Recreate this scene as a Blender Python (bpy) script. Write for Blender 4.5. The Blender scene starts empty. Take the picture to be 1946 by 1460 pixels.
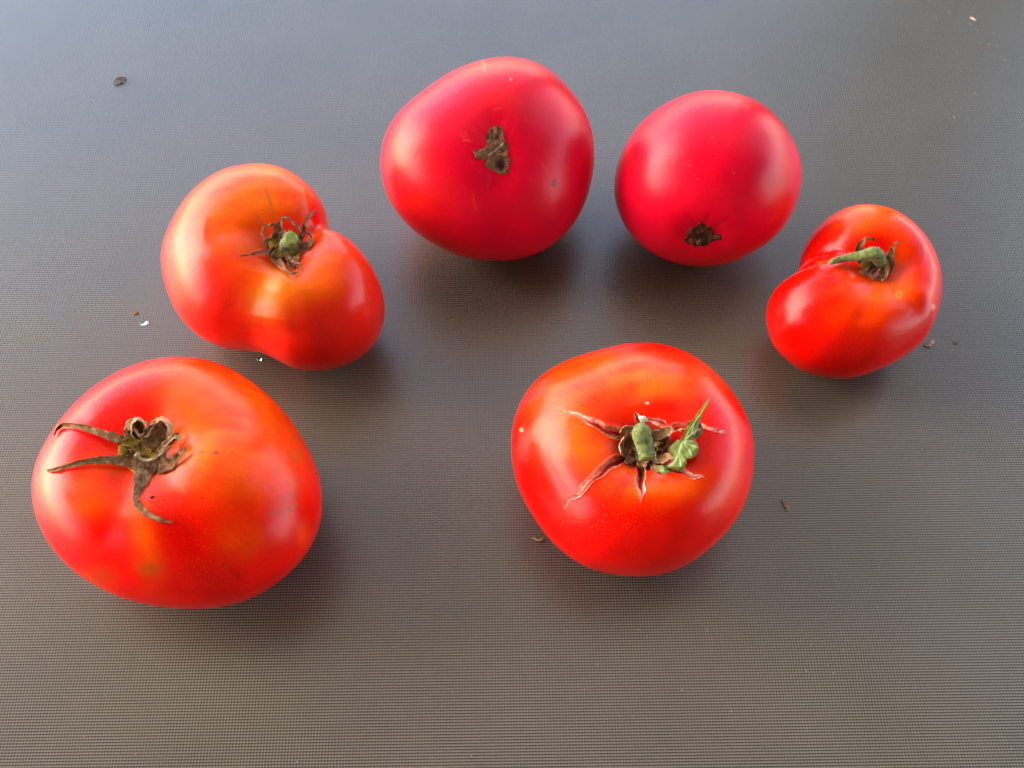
import bpy, math, random, json
import numpy as np
from mathutils import Vector, kdtree, noise as tnoise
rnd = random.Random(7)
sc = bpy.context.scene
COL = sc.collection

# ------------------------------------------------------------------ camera, sky, sun, exposure
TILT = math.radians(27.8); CAM = np.array([0., 0., .377]); F = 2000.0; PW, PH = 1946, 1460
FWD = np.array([0, math.sin(TILT), -math.cos(TILT)]); UP = np.array([0, math.cos(TILT), math.sin(TILT)]); RT = np.array([1., 0, 0])
cd = bpy.data.cameras.new("camera"); cam = bpy.data.objects.new("camera", cd); COL.objects.link(cam)
cam.location = CAM; cam.rotation_euler = (TILT, 0, 0)
cd.sensor_fit = 'HORIZONTAL'; cd.sensor_width = 36; cd.lens = F / PW * 36; cd.clip_start = .01; cd.clip_end = 200
cd.dof.use_dof = True; cd.dof.focus_distance = .372; cd.dof.aperture_fstop = 17
sc.camera = cam

SUN_EL, SUN_AZ = 25.0, -80.0            # low in the open sky beyond the left edge of the added canopy
world = bpy.data.worlds.new("World"); sc.world = world; world.use_nodes = True
wt = world.node_tree; sky = wt.nodes.new('ShaderNodeTexSky'); sky.sky_type = 'NISHITA'; sky.sun_disc = False
sky.sun_elevation = math.radians(SUN_EL); sky.sun_rotation = math.radians(SUN_AZ)
sky.air_density = 1.0; sky.dust_density = .7; sky.ozone_density = .0
bg = wt.nodes['Background']; bg.inputs[1].default_value = .15; wt.links.new(sky.outputs[0], bg.inputs[0])
sd = bpy.data.lights.new("sun", 'SUN'); sd.energy = .5; sd.angle = math.radians(54); sd.color = (1, .90, .76)
sun = bpy.data.objects.new("sun", sd); COL.objects.link(sun)
e_, a_ = math.radians(SUN_EL), math.radians(SUN_AZ)
sun.rotation_euler = Vector((math.cos(e_) * math.sin(a_), math.cos(e_) * math.cos(a_), math.sin(e_))).to_track_quat('Z', 'Y').to_euler()
vs = sc.view_settings; vs.view_transform = 'Standard'; vs.look = 'None'; vs.gamma = 1; vs.exposure = 3.05
sc.display_settings.display_device = 'sRGB'

# ------------------------------------------------------------------ helpers
def proj(P):
    d = P - CAM; z = d @ FWD
    return np.stack([PW / 2 + F * (d @ RT) / z, PH / 2 - F * (d @ UP) / z], -1)
def ray(x, y):
    v = RT * (x - PW / 2) / F + UP * (PH / 2 - y) / F + FWD
    return v / np.linalg.norm(v)
def on_mat(x, y, z=0.):
    v = ray(x, y); return CAM + v * ((z - CAM[2]) / v[2])
def px2m(p): return float((np.asarray(p) - CAM) @ FWD) / F
def unit(v): return v / (np.linalg.norm(v) + 1e-12)

def link(name, me, mat=None, parent=None, base=None, smooth=True):
    if mat is not None: me.materials.append(mat)
    if smooth: me.polygons.foreach_set('use_smooth', [True] * len(me.polygons))
    o = bpy.data.objects.new(name, me); COL.objects.link(o)
    if parent is not None: o.parent = parent
    elif base is not None: o.location = base
    return o
def mesh(name, V, faces, base=(0, 0, 0)):
    V = np.asarray(V, float) - np.asarray(base, float)
    me = bpy.data.meshes.new(name); me.from_pydata(V.tolist(), [], faces); me.update(); return me
def tag(o, label, cat, group=None):
    o['label'] = label; o['category'] = cat
    if group: o['group'] = group
    return o
def empty(name, loc):
    o = bpy.data.objects.new(name, None); COL.objects.link(o); o.location = loc; o.empty_display_size = .01; return o
def add_color(me, name, C):
    C = np.asarray(C, np.float32)
    if C.shape[1] == 3: C = np.concatenate([C, np.ones((len(C), 1), np.float32)], 1)
    a = me.attributes.new(name, 'FLOAT_COLOR', 'POINT'); a.data.foreach_set('color', C.ravel())
def add_float(me, name, v):
    a = me.attributes.new(name, 'FLOAT', 'POINT'); a.data.foreach_set('value', np.asarray(v, np.float32).ravel())

# ------------------------------------------------------------------ materials
class NB:
    def __init__(s, name):
        s.m = bpy.data.materials.new(name); s.m.use_nodes = True; s.t = s.m.node_tree
        s.b = s.t.nodes['Principled BSDF']
    def n(s, kind, **kw):
        x = s.t.nodes.new(kind)
        for k, v in kw.items(): setattr(x, k, v)
        return x
    def l(s, a, b): s.t.links.new(a, b)
    def val(s, x, v):
        if hasattr(v, 'links'): s.l(v, x)
        else: x.default_value = v
    def math(s, op, a, b=0., c=0.):
        x = s.n('ShaderNodeMath', operation=op)
        s.val(x.inputs[0], a); s.val(x.inputs[1], b); s.val(x.inputs[2], c); return x.outputs[0]
    def mix(s, f, a, b, mode='MIX'):
        x = s.n('ShaderNodeMix', data_type='RGBA', blend_type=mode)
        s.val(x.inputs[0], f); s.val(x.inputs[6], a); s.val(x.inputs[7], b); return x.outputs[2]
    def noise(s, vec, scale, detail=3, rough=.5):
        x = s.n('ShaderNodeTexNoise'); x.inputs['Scale'].default_value = scale; x.inputs['Detail'].default_value = detail
        x.inputs['Roughness'].default_value = rough
        if vec is not None: s.l(vec, x.inputs['Vector'])
        return x.outputs['Fac']
    def ramp(s, f, stops, k=1.):
        x = s.n('ShaderNodeValToRGB'); e = x.color_ramp.elements
        while len(e) < len(stops): e.new(.5)
        for el, (p, c) in zip(e, stops):
            el.position = p; el.color = (*[q * k for q in c], 1) if not np.isscalar(c) else (c, c, c, 1)
        s.l(f, x.inputs[0]); return x.outputs[0]
    def attr(s, name): return s.n('ShaderNodeAttribute', attribute_name=name)
    def pos(s): return s.n('ShaderNodeNewGeometry').outputs['Position']
    def bump(s, h, strength, dist):
        x = s.n('ShaderNodeBump'); x.inputs['Strength'].default_value = strength; x.inputs['Distance'].default_value = dist
        s.l(h, x.inputs['Height']); s.l(x.outputs[0], s.b.inputs['Normal']); return x
    def set(s, **kw):
        for k, v in kw.items():
            i = s.b.inputs[k.replace('_', ' ')]
            s.val(i, v)
def rgb(*c): return (*c, 1.)

def make_skin(name, rough, sub, speck):
    n = NB(name); p = n.pos()
    col = n.attr('skin').outputs['Color']; cork = n.attr('cork').outputs['Fac']
    big = n.ramp(n.noise(p, 60, 3), [(.3, .86), (.7, 1.12)])
    col = n.mix(1., col, big, 'MULTIPLY'); col = n.mix(1., col, rgb(1.06, 1.02, 1.), 'MULTIPLY')
    fine = n.ramp(n.noise(p, 1500, 2, .6), [(.3, .90), (.7, 1.10)])
    col = n.mix(.8, col, fine, 'MULTIPLY')
    # pale golden pores of the skin
    vo = n.n('ShaderNodeTexVoronoi'); vo.inputs['Scale'].default_value = 1150; n.l(p, vo.inputs['Vector'])
    dots = n.ramp(vo.outputs['Distance'], [(.10, 1.), (.30, 0.)])
    patch = n.ramp(n.noise(p, 38, 2), [(.32, 0.), (.6, 1.)])
    f = n.math('MULTIPLY', n.math('MULTIPLY', dots, patch), speck)
    f = n.math('MULTIPLY', f, n.math('SUBTRACT', 1., cork))
    col = n.mix(f, col, rgb(.50, .07, .012))
    n.l(col, n.b.inputs['Base Color'])
    n.set(Roughness=n.math('MULTIPLY_ADD', cork, .45, n.math('MULTIPLY_ADD', n.noise(p, 90, 3), .12, rough - .06)))
    n.set(IOR=1.38, Specular_IOR_Level=.27, Subsurface_Weight=n.math('MULTIPLY_ADD', cork, -sub * .5, sub), Subsurface_Scale=.004, Subsurface_Radius=(1., .16, .06))
    n.b.subsurface_method = 'RANDOM_WALK'
    h = n.math('MULTIPLY_ADD', n.noise(p, 420, 2), 1.6, n.noise(p, 1700, 3))
    n.bump(h, .32, .00013)
    return n.m
M = {}
M['skin_red'] = make_skin('tomato_skin_red', .24, .35, .75)
M['skin_pink'] = make_skin('tomato_skin_pink', .31, .35, .28)

def make_dry(name, lo, mid, hi, rough=.8, scale=1.):
    n = NB(name); uv = n.n('ShaderNodeUVMap').outputs['UV']; p = n.pos()
    mp = n.n('ShaderNodeMapping'); mp.inputs['Scale'].default_value = (.35 * scale, 6, 1); n.l(uv, mp.inputs['Vector'])
    fib = n.noise(mp.outputs[0], 1.6, 4, .6); blot = n.noise(p, 520 * scale, 4, .65)
    f = n.math('ADD', n.math('MULTIPLY', fib, .5), n.math('MULTIPLY', blot, .5))
    n.l(n.mix(1., n.ramp(f, [(.36, lo), (.5, mid), (.64, hi)], .85), rgb(1.1, .93, .80), 'MULTIPLY'), n.b.inputs['Base Color'])
    n.set(Roughness=rough, Specular_IOR_Level=.08)
    n.bump(n.math('ADD', fib, n.math('MULTIPLY', blot, .6)), .7, .0005)
    return n.m
M['sepal'] = make_dry('dried_sepal', (.05, .026, .012), (.24, .135, .066), (.50, .33, .19))
M['sepal_pale'] = make_dry('dried_sepal_pale', (.20, .115, .06), (.46, .29, .17), (.68, .48, .32))
M['sepal_dark'] = make_dry('dried_sepal_dark', (.05, .022, .011), (.15, .07, .036), (.32, .175, .10))
M['sepal_rosy'] = make_dry('dried_sepal_rosy', (.07, .03, .018), (.27, .12, .07), (.52, .29, .19))
M['olive'] = make_dry('dried_calyx_olive', (.06, .033, .006), (.17, .112, .018), (.30, .22, .045))
M['straw'] = make_dry('straw', (.3, .22, .11), (.5, .4, .24), (.68, .6, .44))
M['crumb'] = make_dry('pale_crumb', (.4, .35, .26), (.6, .55, .45), (.75, .72, .64))
M['black_bit'] = make_dry('black_bit', (.01, .008, .006), (.02, .015, .012), (.05, .035, .025))
M['husk'] = make_dry('husk', (.15, .15, .14), (.30, .30, .28), (.65, .66, .64))

def make_green(name, lo, hi, rough=.6):
    n = NB(name); p = n.pos()
    f = n.noise(p, 700, 4, .6)
    n.l(n.ramp(f, [(.35, lo), (.65, hi)], .5), n.b.inputs['Base Color'])
    n.set(Roughness=rough, Specular_IOR_Level=.2, Subsurface_Weight=.15, Subsurface_Scale=.001)
    n.bump(f, .5, .0004); return n.m
M['stem'] = make_green('green_stem', (.14, .175, .04), (.34, .38, .12), .8)
M['cut'] = make_green('cut_stem', (.26, .33, .04), (.50, .54, .13), .7)
M['hair'] = make_green('stem_hair', (.4, .42, .3), (.6, .6, .5))
M['blade'] = make_green('grass_blade', (.17, .25, .012), (.32, .40, .03), .55)

n = NB('attribute_colour'); p = n.pos()
f = n.ramp(n.noise(p, 900, 4, .65), [(.3, .5), (.7, .92)])
n.l(n.mix(1., n.attr('paint').outputs['Color'], f, 'MULTIPLY'), n.b.inputs['Base Color'])
n.set(Roughness=.8, Specular_IOR_Level=.08); n.bump(n.noise(p, 1100, 4, .65), .8, .0005); M['paint'] = n.m
n = NB('leaf_surface'); p = n.pos()
n.l(n.mix(1., n.attr('paint').outputs['Color'], n.ramp(n.noise(p, 800, 3), [(.3, .42), (.7, .56)]), 'MULTIPLY'), n.b.inputs['Base Color'])
n.set(Roughness=.7, Specular_IOR_Level=.2, Subsurface_Weight=.2, Subsurface_Scale=.001); n.bump(n.noise(p, 900, 3), .3, .0003); M['leaf'] = n.m
n = NB('water'); n.set(Base_Color=rgb(.62, .74, .80), Roughness=.2, IOR=1.33, Transmission_Weight=1.); M['water'] = n.m
n = NB('dust'); n.set(Base_Color=rgb(.17, .16, .145), Roughness=.8); M['dust'] = n.m

# woven plastic mat: the ribs are relief finer than a pixel or two, given as an exact normal
n = NB('ribbed_plastic_mat')
PX, PY, ROT, AMP = .00106, .00100, math.radians(.8), .26
sp = n.n('ShaderNodeSeparateXYZ'); n.l(n.pos(), sp.inputs[0])
cx, cy = math.cos(ROT), math.sin(ROT)
u = n.math('ADD', n.math('MULTIPLY', sp.outputs[0], cx), n.math('MULTIPLY', sp.outputs[1], cy))
v = n.math('SUBTRACT', n.math('MULTIPLY', sp.outputs[1], cx), n.math('MULTIPLY', sp.outputs[0], cy))
ku = n.math('MULTIPLY', u, 2 * math.pi / PX); kv = n.math('MULTIPLY', v, 2 * math.pi / PY)
def steep(k, amp):                      # flat-topped threads with narrow grooves between them
    g = n.math('MULTIPLY_ADD', n.math('COSINE', k), -.5, .5); return n.math('MULTIPLY', n.math('MULTIPLY', n.math('SINE', k), n.math('MULTIPLY', g, g)), amp)
su = steep(ku, AMP * .8); sv = steep(kv, AMP)
cmb = n.n('ShaderNodeCombineXYZ'); n.l(su, cmb.inputs[0]); n.l(sv, cmb.inputs[1]); cmb.inputs[2].default_value = 1
nv = n.n('ShaderNodeVectorMath', operation='NORMALIZE'); n.l(cmb.outputs[0], nv.inputs[0])
n.l(nv.outputs[0], n.b.inputs['Normal'])
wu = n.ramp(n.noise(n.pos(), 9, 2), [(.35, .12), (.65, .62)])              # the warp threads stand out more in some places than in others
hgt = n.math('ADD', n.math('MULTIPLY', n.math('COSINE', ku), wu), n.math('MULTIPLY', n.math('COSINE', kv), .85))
groove_shade = n.ramp(n.math('MULTIPLY_ADD', hgt, .45, .5), [(.08, .14), (.78, 1.5)])       # shade of the grooves painted into the colour, ridges paler
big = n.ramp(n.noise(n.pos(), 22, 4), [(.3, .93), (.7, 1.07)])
base = n.mix(1., n.mix(1., rgb(.083, .070, .050), groove_shade, 'MULTIPLY'), big, 'MULTIPLY')
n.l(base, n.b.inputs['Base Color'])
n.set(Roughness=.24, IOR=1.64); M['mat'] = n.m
n = NB('fill_canopy_cloth'); n.t.nodes.remove(n.b)          # brown cloth of the added canopy: daylight glows through as warm fill
d_ = n.n('ShaderNodeBsdfDiffuse'); d_.inputs[0].default_value = rgb(.20, .13, .085)
t_ = n.n('ShaderNodeBsdfTranslucent'); n.l(n.mix(n.ramp(n.noise(n.pos(), 2, 3), [(.3, 0.), (.7, 1.)]), rgb(.62, .42, .27), rgb(.72, .50, .33)), t_.inputs[0])
a_ = n.n('ShaderNodeMixShader'); a_.inputs[0].default_value = .75; n.l(d_.outputs[0], a_.inputs[1]); n.l(t_.outputs[0], a_.inputs[2])
n.l(a_.outputs[0], n.t.nodes['Material Output'].inputs[0]); M['fill_canopy'] = n.m
for nm, c, r in (('added_wall', (.13, .085, .058), .9), ('post_paint', (.02, .02, .018), .8)):
    n = NB(nm); f = n.ramp(n.noise(n.pos(), 3, 4), [(.3, .8), (.7, 1.2)])
    n.l(n.mix(1., rgb(*c), f, 'MULTIPLY'), n.b.inputs['Base Color']); n.set(Roughness=r); M[nm] = n.m

# ------------------------------------------------------------------ the mat, and unseen pieces added to shape the light
def box(name, lo, hi, mat):
    x0, y0, z0 = lo; x1, y1, z1 = hi
    V = [(x0, y0, z0), (x1, y0, z0), (x1, y1, z0), (x0, y1, z0), (x0, y0, z1), (x1, y0, z1), (x1, y1, z1), (x0, y1, z1)]
    Fc = [(0, 3, 2, 1), (4, 5, 6, 7), (0, 1, 5, 4), (1, 2, 6, 5), (2, 3, 7, 6), (3, 0, 4, 7)]
    o = link(name, mesh(name, V, Fc), mat, smooth=False); o['kind'] = 'structure'; return o
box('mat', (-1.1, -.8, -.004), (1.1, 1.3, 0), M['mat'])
aw = bpy.data.meshes.new('fill_canopy')
NX, NY = 24, 32; AV = []; AF = []
for j in range(NY + 1):
    for i in range(NX + 1):
        x, y = -2.1 + 3.6 * i / NX, -2.4 + 3.9 * j / NY; AV.append((x, y, 1.95 - .05 * j / NY - .03 * math.sin(math.pi * i / NX * 3) ** 2))
for j in range(NY):
    for i in range(NX): a = j * (NX + 1) + i; AF.append((a, a + 1, a + NX + 2, a + NX + 1))
aw.from_pydata(AV, [], AF); aw.update(); o = link('fill_canopy', aw, M['fill_canopy']); o['kind'] = 'structure'  # unseen canopy, added for soft overhead fill and brown reflections
box('shade_slab', (-4., -2.4, 2.08), (4., .22, 2.3), M['added_wall'])  # unseen slab, added to darken the rear of the canopy
box('added_wall', (-4., -2.6, -.8), (4., -2.4, 2.8), M['added_wall'])  # unseen wall, added to block light from behind the camera
box('added_post', (.58, 1.28, -.8), (.86, 1.48, 1.88), M['post_paint'])  # unseen post, added so the mat reflects a dark wedge
# measured fruit shapes: centre (m), axis, equator radii (mm) every 3.75 degrees
FIT = {}
FIT['t1'] = dict(C=[-0.1099,0.1392,0.034],ax=[-0.1191,-0.0199,0.9927],o=[-0.149,0.0722],H=34.25,d=0.26,w=0.42,k=0.5,
    r=[43.4,42.9,42.4,41.9,41.4,40.9,40.4,40.1,39.9,39.9,39.8,39.8,40.0,40.2,40.5,40.9,41.4,42.0,42.8,43.6,44.3,45.1,45.9,46.6,47.4,47.9,48.5,49.0,49.5,49.9,50.3,50.7,51.0,51.3,51.6,51.7,51.9,52.0,52.1,52.3,52.4,52.5,52.7,52.9,53.3,53.8,54.1,54.4,54.6,54.7,54.6,54.2,53.6,53.0,52.2,51.4,50.6,49.7,48.6,47.6,46.6,45.8,45.0,44.3,43.7,43.2,42.6,42.3,42.0,41.8,41.6,41.6,41.7,41.8,42.0,42.4,42.8,43.1,43.5,43.9,44.1,44.2,44.4,44.5,44.7,45.0,45.2,45.3,45.4,45.4,45.3,45.3,45.1,44.8,44.4,43.9])
FIT['t2'] = dict(C=[-0.0883,0.2268,0.0295],ax=[0.0,-0.0499,0.9988],o=[0.0859,0.1075],H=30.99,d=0.34,w=0.42,k=0.6,
    r=[36.2,35.1,34.1,33.2,32.3,31.5,30.8,30.1,29.4,28.2,27.3,26.4,25.8,26.2,26.2,27.9,29.8,32.1,34.7,36.9,38.9,40.9,42.7,44.5,46.2,48.1,49.5,50.7,51.7,52.6,53.4,54.1,54.9,55.4,55.6,55.6,55.5,55.3,55.0,54.6,54.1,53.5,53.1,52.6,52.0,51.2,50.1,48.8,47.6,46.5,45.5,44.4,43.4,42.4,41.2,40.1,38.9,37.7,36.4,35.0,33.5,32.1,31.0,30.0,29.3,28.7,28.4,28.5,28.7,29.1,29.8,30.6,31.5,32.5,33.6,34.3,34.9,35.8,36.6,37.1,37.6,38.3,38.9,39.5,40.0,40.5,40.9,41.1,41.1,40.9,40.7,40.3,39.8,39.3,38.3,37.3])
FIT['t3'] = dict(C=[-0.011,0.2834,0.0369],ax=[0.1513,-0.5616,0.8134],o=[0.0,0.0],H=33.65,d=0.03,w=0.3,k=0.3,
    r=[45.0,45.1,45.4,45.4,45.4,45.3,45.3,45.3,45.1,45.0,44.7,44.6,44.6,44.7,44.7,44.8,44.7,44.5,44.1,43.6,43.0,42.3,41.6,41.0,40.3,39.6,38.9,38.4,37.9,37.6,37.3,37.0,36.9,36.7,36.6,36.6,36.9,37.2,37.7,38.2,38.8,39.5,40.1,40.8,41.3,41.8,42.1,42.4,42.6,42.8,42.8,42.8,42.8,42.7,42.6,42.5,42.2,42.0,41.7,41.5,41.4,41.1,40.9,40.8,40.6,40.4,40.4,40.6,40.8,40.9,40.8,40.7,40.7,40.8,41.0,41.3,41.6,41.9,42.3,42.6,43.1,43.5,43.8,44.1,44.4,44.5,44.7,44.8,44.9,44.9,44.8,44.8,44.8,44.9,45.0,45.0])
FIT['t4'] = dict(C=[0.0787,0.2732,0.0363],ax=[-0.1448,-0.9767,0.1587],o=[0.0,0.0],H=31.69,d=0.03,w=0.25,k=0.3,
    r=[38.0,38.2,38.3,38.3,38.2,38.0,37.9,37.7,37.7,37.7,37.6,37.7,37.7,37.6,37.4,37.3,37.1,37.0,36.8,36.7,36.6,36.4,36.3,36.2,36.0,36.0,36.0,35.8,35.7,35.5,35.3,35.2,35.2,35.1,35.0,35.0,35.1,35.1,35.2,35.2,35.2,35.3,35.4,35.5,35.8,36.0,36.2,36.5,36.8,37.0,37.2,37.3,37.5,37.6,37.7,37.9,38.1,38.2,38.2,38.2,38.1,38.2,38.1,38.0,38.0,37.7,37.4,37.1,37.1,37.0,36.8,36.7,36.8,36.8,36.6,36.5,36.5,36.3,36.2,36.1,36.1,36.1,36.1,36.2,36.3,36.5,36.7,37.0,37.2,37.5,37.8,37.8,37.8,37.8,37.8,37.9])
FIT['t5'] = dict(C=[0.1304,0.224,0.026],ax=[0.1183,-0.1183,0.9859],o=[0.1817,0.125],H=26.55,d=0.34,w=0.4,k=0.6,
    r=[36.7,36.9,37.1,37.3,37.5,37.7,37.9,38.1,38.3,38.4,38.6,38.8,38.8,38.9,39.0,39.0,39.0,38.9,38.7,38.5,38.1,37.8,37.4,36.8,36.0,35.0,33.8,32.4,30.9,29.5,28.1,26.8,25.4,24.0,22.6,21.3,19.9,20.1,20.1,20.0,19.9,19.6,20.8,22.1,23.4,24.9,26.3,27.4,28.4,29.3,30.0,30.6,31.1,31.5,32.0,32.5,32.9,33.2,33.3,33.3,33.3,33.3,33.3,33.4,33.5,33.3,33.1,32.9,32.7,32.6,32.5,32.4,32.4,32.3,32.1,31.9,31.8,31.7,31.7,31.8,31.9,32.2,32.5,32.9,33.4,34.0,34.6,35.1,35.3,35.3,35.4,35.6,35.8,36.1,36.3,36.5])
FIT['t6'] = dict(C=[0.0381,0.1497,0.0312],ax=[0.0,-0.03,0.9996],o=[0.1342,-0.0776],H=34.08,d=0.28,w=0.38,k=0.4,
    r=[46.7,47.0,47.4,47.6,47.9,48.0,48.1,48.2,48.3,48.5,48.6,48.8,49.0,49.0,49.0,48.9,48.7,48.5,48.2,47.8,47.3,46.8,46.3,45.8,45.3,44.8,44.4,44.2,44.0,44.0,43.9,43.9,43.9,43.9,43.9,43.7,43.5,43.1,42.6,42.1,41.6,41.0,40.5,39.9,39.2,38.7,38.1,37.7,37.3,36.9,36.6,36.3,36.1,35.8,35.6,35.5,35.5,35.7,35.9,36.1,36.3,36.6,37.0,37.3,37.6,38.0,38.3,38.5,38.8,38.9,39.0,39.2,39.4,39.7,40.1,40.5,40.8,41.2,41.6,41.8,42.1,42.4,42.5,42.7,43.0,43.3,43.7,44.1,44.5,45.0,45.3,45.5,45.7,45.8,46.1,46.5])
# ------------------------------------------------------------------ tomatoes
def basis(ax):
    z = np.array([0, 0, 1.]); ax = unit(np.asarray(ax, float)); v = np.cross(z, ax); c = z @ ax
    K = np.array([[0, -v[2], v[1]], [v[2], 0, -v[0]], [-v[1], v[0], 0]]); return np.eye(3) + K + K @ K / (1 + c)
def grid_normals(P):
    du = np.roll(P, -1, 1) - np.roll(P, 1, 1)
    dv = np.empty_like(P); dv[1:-1] = P[2:] - P[:-2]; dv[0] = P[1] - P[0]; dv[-1] = P[-1] - P[-2]
    N = np.cross(dv, du); L = np.linalg.norm(N, axis=-1, keepdims=True); N = N / np.maximum(L, 1e-15)
    N[0] = unit(N[1].mean(0)); N[-1] = unit(N[-2].mean(0)); return N
def seg_dist(Q, pts):
    """distance of px points Q to a polyline, param t along it, signed side"""
    pts = np.asarray(pts, float); D = np.full(len(Q), 1e9); Tt = np.zeros(len(Q)); S = np.zeros(len(Q))
    seg = np.linalg.norm(np.diff(pts, axis=0), axis=1); cum = np.concatenate([[0], np.cumsum(seg)]); tot = cum[-1]
    for i in range(len(pts) - 1):
        a, b = pts[i], pts[i + 1]; ab = b - a; t = np.clip(((Q - a) @ ab) / (ab @ ab), 0, 1)
        d = np.linalg.norm(Q - a - t[:, None] * ab, axis=1); m = d < D
        D[m] = d[m]; Tt[m] = ((cum[i] + t * seg[i]) / tot)[m]
        S[m] = np.sign(ab[0] * (Q[:, 1] - a[1]) - ab[1] * (Q[:, 0] - a[0]))[m]
    return D, Tt, S
def smooth01(x): x = np.clip(x, 0, 1); return x * x * (3 - 2 * x)
def waves(P, scale, seed, n=10):
    r = np.random.RandomState(seed); out = np.zeros(P.shape[:-1])
    for _ in range(n):
        k = r.normal(size=3); k = k / np.linalg.norm(k) * scale * r.uniform(.5, 1.5); out += np.sin(P @ k + r.uniform(0, 6.28))
    return out / math.sqrt(n / 2)

class Tomato:
    def __init__(s, key, np_=480, nt_=240):
        f = FIT[key]; s.np_, s.nt_ = np_, nt_
        r0 = np.array(f['r']) / 1000.; n0 = len(r0)
        G = np.fft.rfft(r0); Z = np.zeros(np_ // 2 + 1, complex); Z[:len(G)] = G * np.exp(-(np.arange(len(G)) / (26. if key in ('t2', 't5') else 13.)) ** 4); r = np.fft.irfft(Z, np_) * np_ / n0
        ph = np.arange(np_) / np_ * 2 * np.pi; th = np.linspace(0, np.pi, nt_ + 1)
        H = f['H'] / 1000.; rm = r.mean(); sn = np.sin(th)[:, None]; c = np.cos(th)[:, None]
        spw = np.abs(sn) ** .88
        rho = (rm + (r - rm)[None] * np.clip(spw / .8, 0, 1) ** .6) * spw; rel = rho / rm
        z = H * c * (r[None] / rm) ** (f['k'] * np.clip(sn, 0, 1))
        z = z - H * f['d'] * np.exp(-(rel / f['w']) ** 2) * (c > 0) + H * .10 * np.exp(-(rel / .35) ** 2) * (c < 0)
        sh = np.clip(c, 0, 1) ** 1.3 + 0 * rho; o = f['o']
        L = np.stack([rho * np.cos(ph) + o[0] * rm * sh, rho * np.sin(ph) + o[1] * rm * sh, z], -1)
        s.P = L @ basis(f['ax']).T + np.array(f['C']); s.rel = rel; s.rm = rm; s.C = np.array(f['C'])
        s.P = s.P + grid_normals(s.P) * (waves(s.P, 110, sum(map(ord, key)))[..., None] * .00028)
        s.refresh()
        fz = np.clip(s.rel * 2.2, 0, 1); r2 = np.random.RandomState(11); st = sum(np.sin(ph * k + r2.uniform(0, 6)) for k in (17, 29, 41, 67, 97)) / 2.2
        s.nz = .7 * waves(s.P, 260, 3) + .5 * waves(s.P, 800, 4) + .32 * st[None] * fz       # mottling and faint streaks running out from the stem
        s.col = np.zeros(s.P.shape); s.cork = np.zeros(s.P.shape[:2])
    def refresh(s):
        s.N = grid_normals(s.P)
        if ((s.P - s.C) * s.N).sum() < 0: s.N = -s.N
        s.uv = proj(s.P); tc = CAM - s.P; tc /= np.linalg.norm(tc, axis=-1, keepdims=True)
        s.face = smooth01(((s.N * tc).sum(-1) + .05) / .3); s.tc = tc
    def groove(s, pts, w, depth, lip=0., taper=True):
        """a soft furrow (depth in m, positive = inward) along a line of the skin"""
        D, T, _ = seg_dist(s.uv.reshape(-1, 2), pts); q = D / w
        e = np.minimum(1, np.sin(np.clip(T, 0, 1) * np.pi) * 1.6) if taper else 1.
        a = (-depth * np.exp(-q * q) + lip * np.exp(-((q - 1.7) / .7) ** 2)) * e
        s.P += s.N * (a.reshape(s.face.shape) * s.face)[..., None]; s.refresh()
    def bulge(s, x, y, rx, ry, h, ang=0.):
        q = s.ell(x, y, rx, ry, ang); s.P += s.N * (h * np.exp(-q) * s.face)[..., None]; s.refresh()
    def ell(s, x, y, rx, ry, ang=0.):
        d = s.uv - np.array([x, y]); c, n_ = math.cos(math.radians(ang)), math.sin(math.radians(ang))
        return ((d[..., 0] * c + d[..., 1] * n_) / rx) ** 2 + ((-d[..., 0] * n_ + d[..., 1] * c) / ry) ** 2
    def blob(s, x, y, rx, ry, c, st=1., ang=0., p=1.):
        f = st * np.exp(-s.ell(x, y, rx, ry, ang) ** p) * s.face
        if rx > 12: f = np.clip(f * (1 + .30 * s.nz), 0, 1)
        s.col += (np.array(c) - s.col) * f[..., None]
    def stroke(s, pts, w, c, st=1.):
        D, T, _ = seg_dist(s.uv.reshape(-1, 2), pts); f = (st * np.exp(-(D / w) ** 2)).reshape(s.face.shape) * s.face
        s.col += (np.array(c) - s.col) * f[..., None]
    def crack(s, pts, depth, seed, brown=.35):
        """split skin: pts = (x, y, half width px) from the outer tip to the stem"""
        xy = [p[:2] for p in pts]; Q = s.uv.reshape(-1, 2)
        Q = Q + np.stack([1.6 * np.sin(Q[:, 1] * .17 + seed) + .45 * np.sin(Q[:, 0] * .5 + Q[:, 1] * .4), 1.6 * np.sin(Q[:, 0] * .16 + seed * 2) + .45 * np.sin(Q[:, 0] * .45 - Q[:, 1] * .5)], -1)      # ragged tear
        D, T, S = seg_dist(Q, xy); xs = np.linspace(0, 1, len(pts))
        seg = np.linalg.norm(np.diff(np.array(xy), axis=0), axis=1); cum = np.concatenate([[0], np.cumsum(seg)]) / seg.sum()
        r = np.random.RandomState(seed); wob = 1 + .10 * np.sin(T * 13 + S + r.uniform(0, 6)) + .06 * np.sin(T * 29 + 2 * S + r.uniform(0, 6))
        w = np.maximum(np.interp(T, cum, [p[2] for p in pts]) * wob * .82, .6); q = D / w
        near = (q < 3).reshape(s.face.shape) & (s.face > .05)
        dep = depth * np.interp(T, [0, .25, 1], [.25, .7, 1.])
        a = np.where(q < 1, -dep * (1 - q ** 2.2), 0) + .00028 * np.exp(-((q - 1.15) / .3) ** 2)
        s.P += s.N * (a.reshape(s.face.shape) * s.face * near)[..., None]
        pale, pink, deep, tan, dark = map(np.array, [(.95, .60, .48), (.85, .20, .15), (.46, .006, .012), (.55, .30, .15), (.17, .07, .03)])
        n1 = .5 + .5 * np.sin(T * 140 + q * 7 + seed) * np.sin(T * 63 - q * 4)
        t = T[:, None]; qq = q[:, None]
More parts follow.
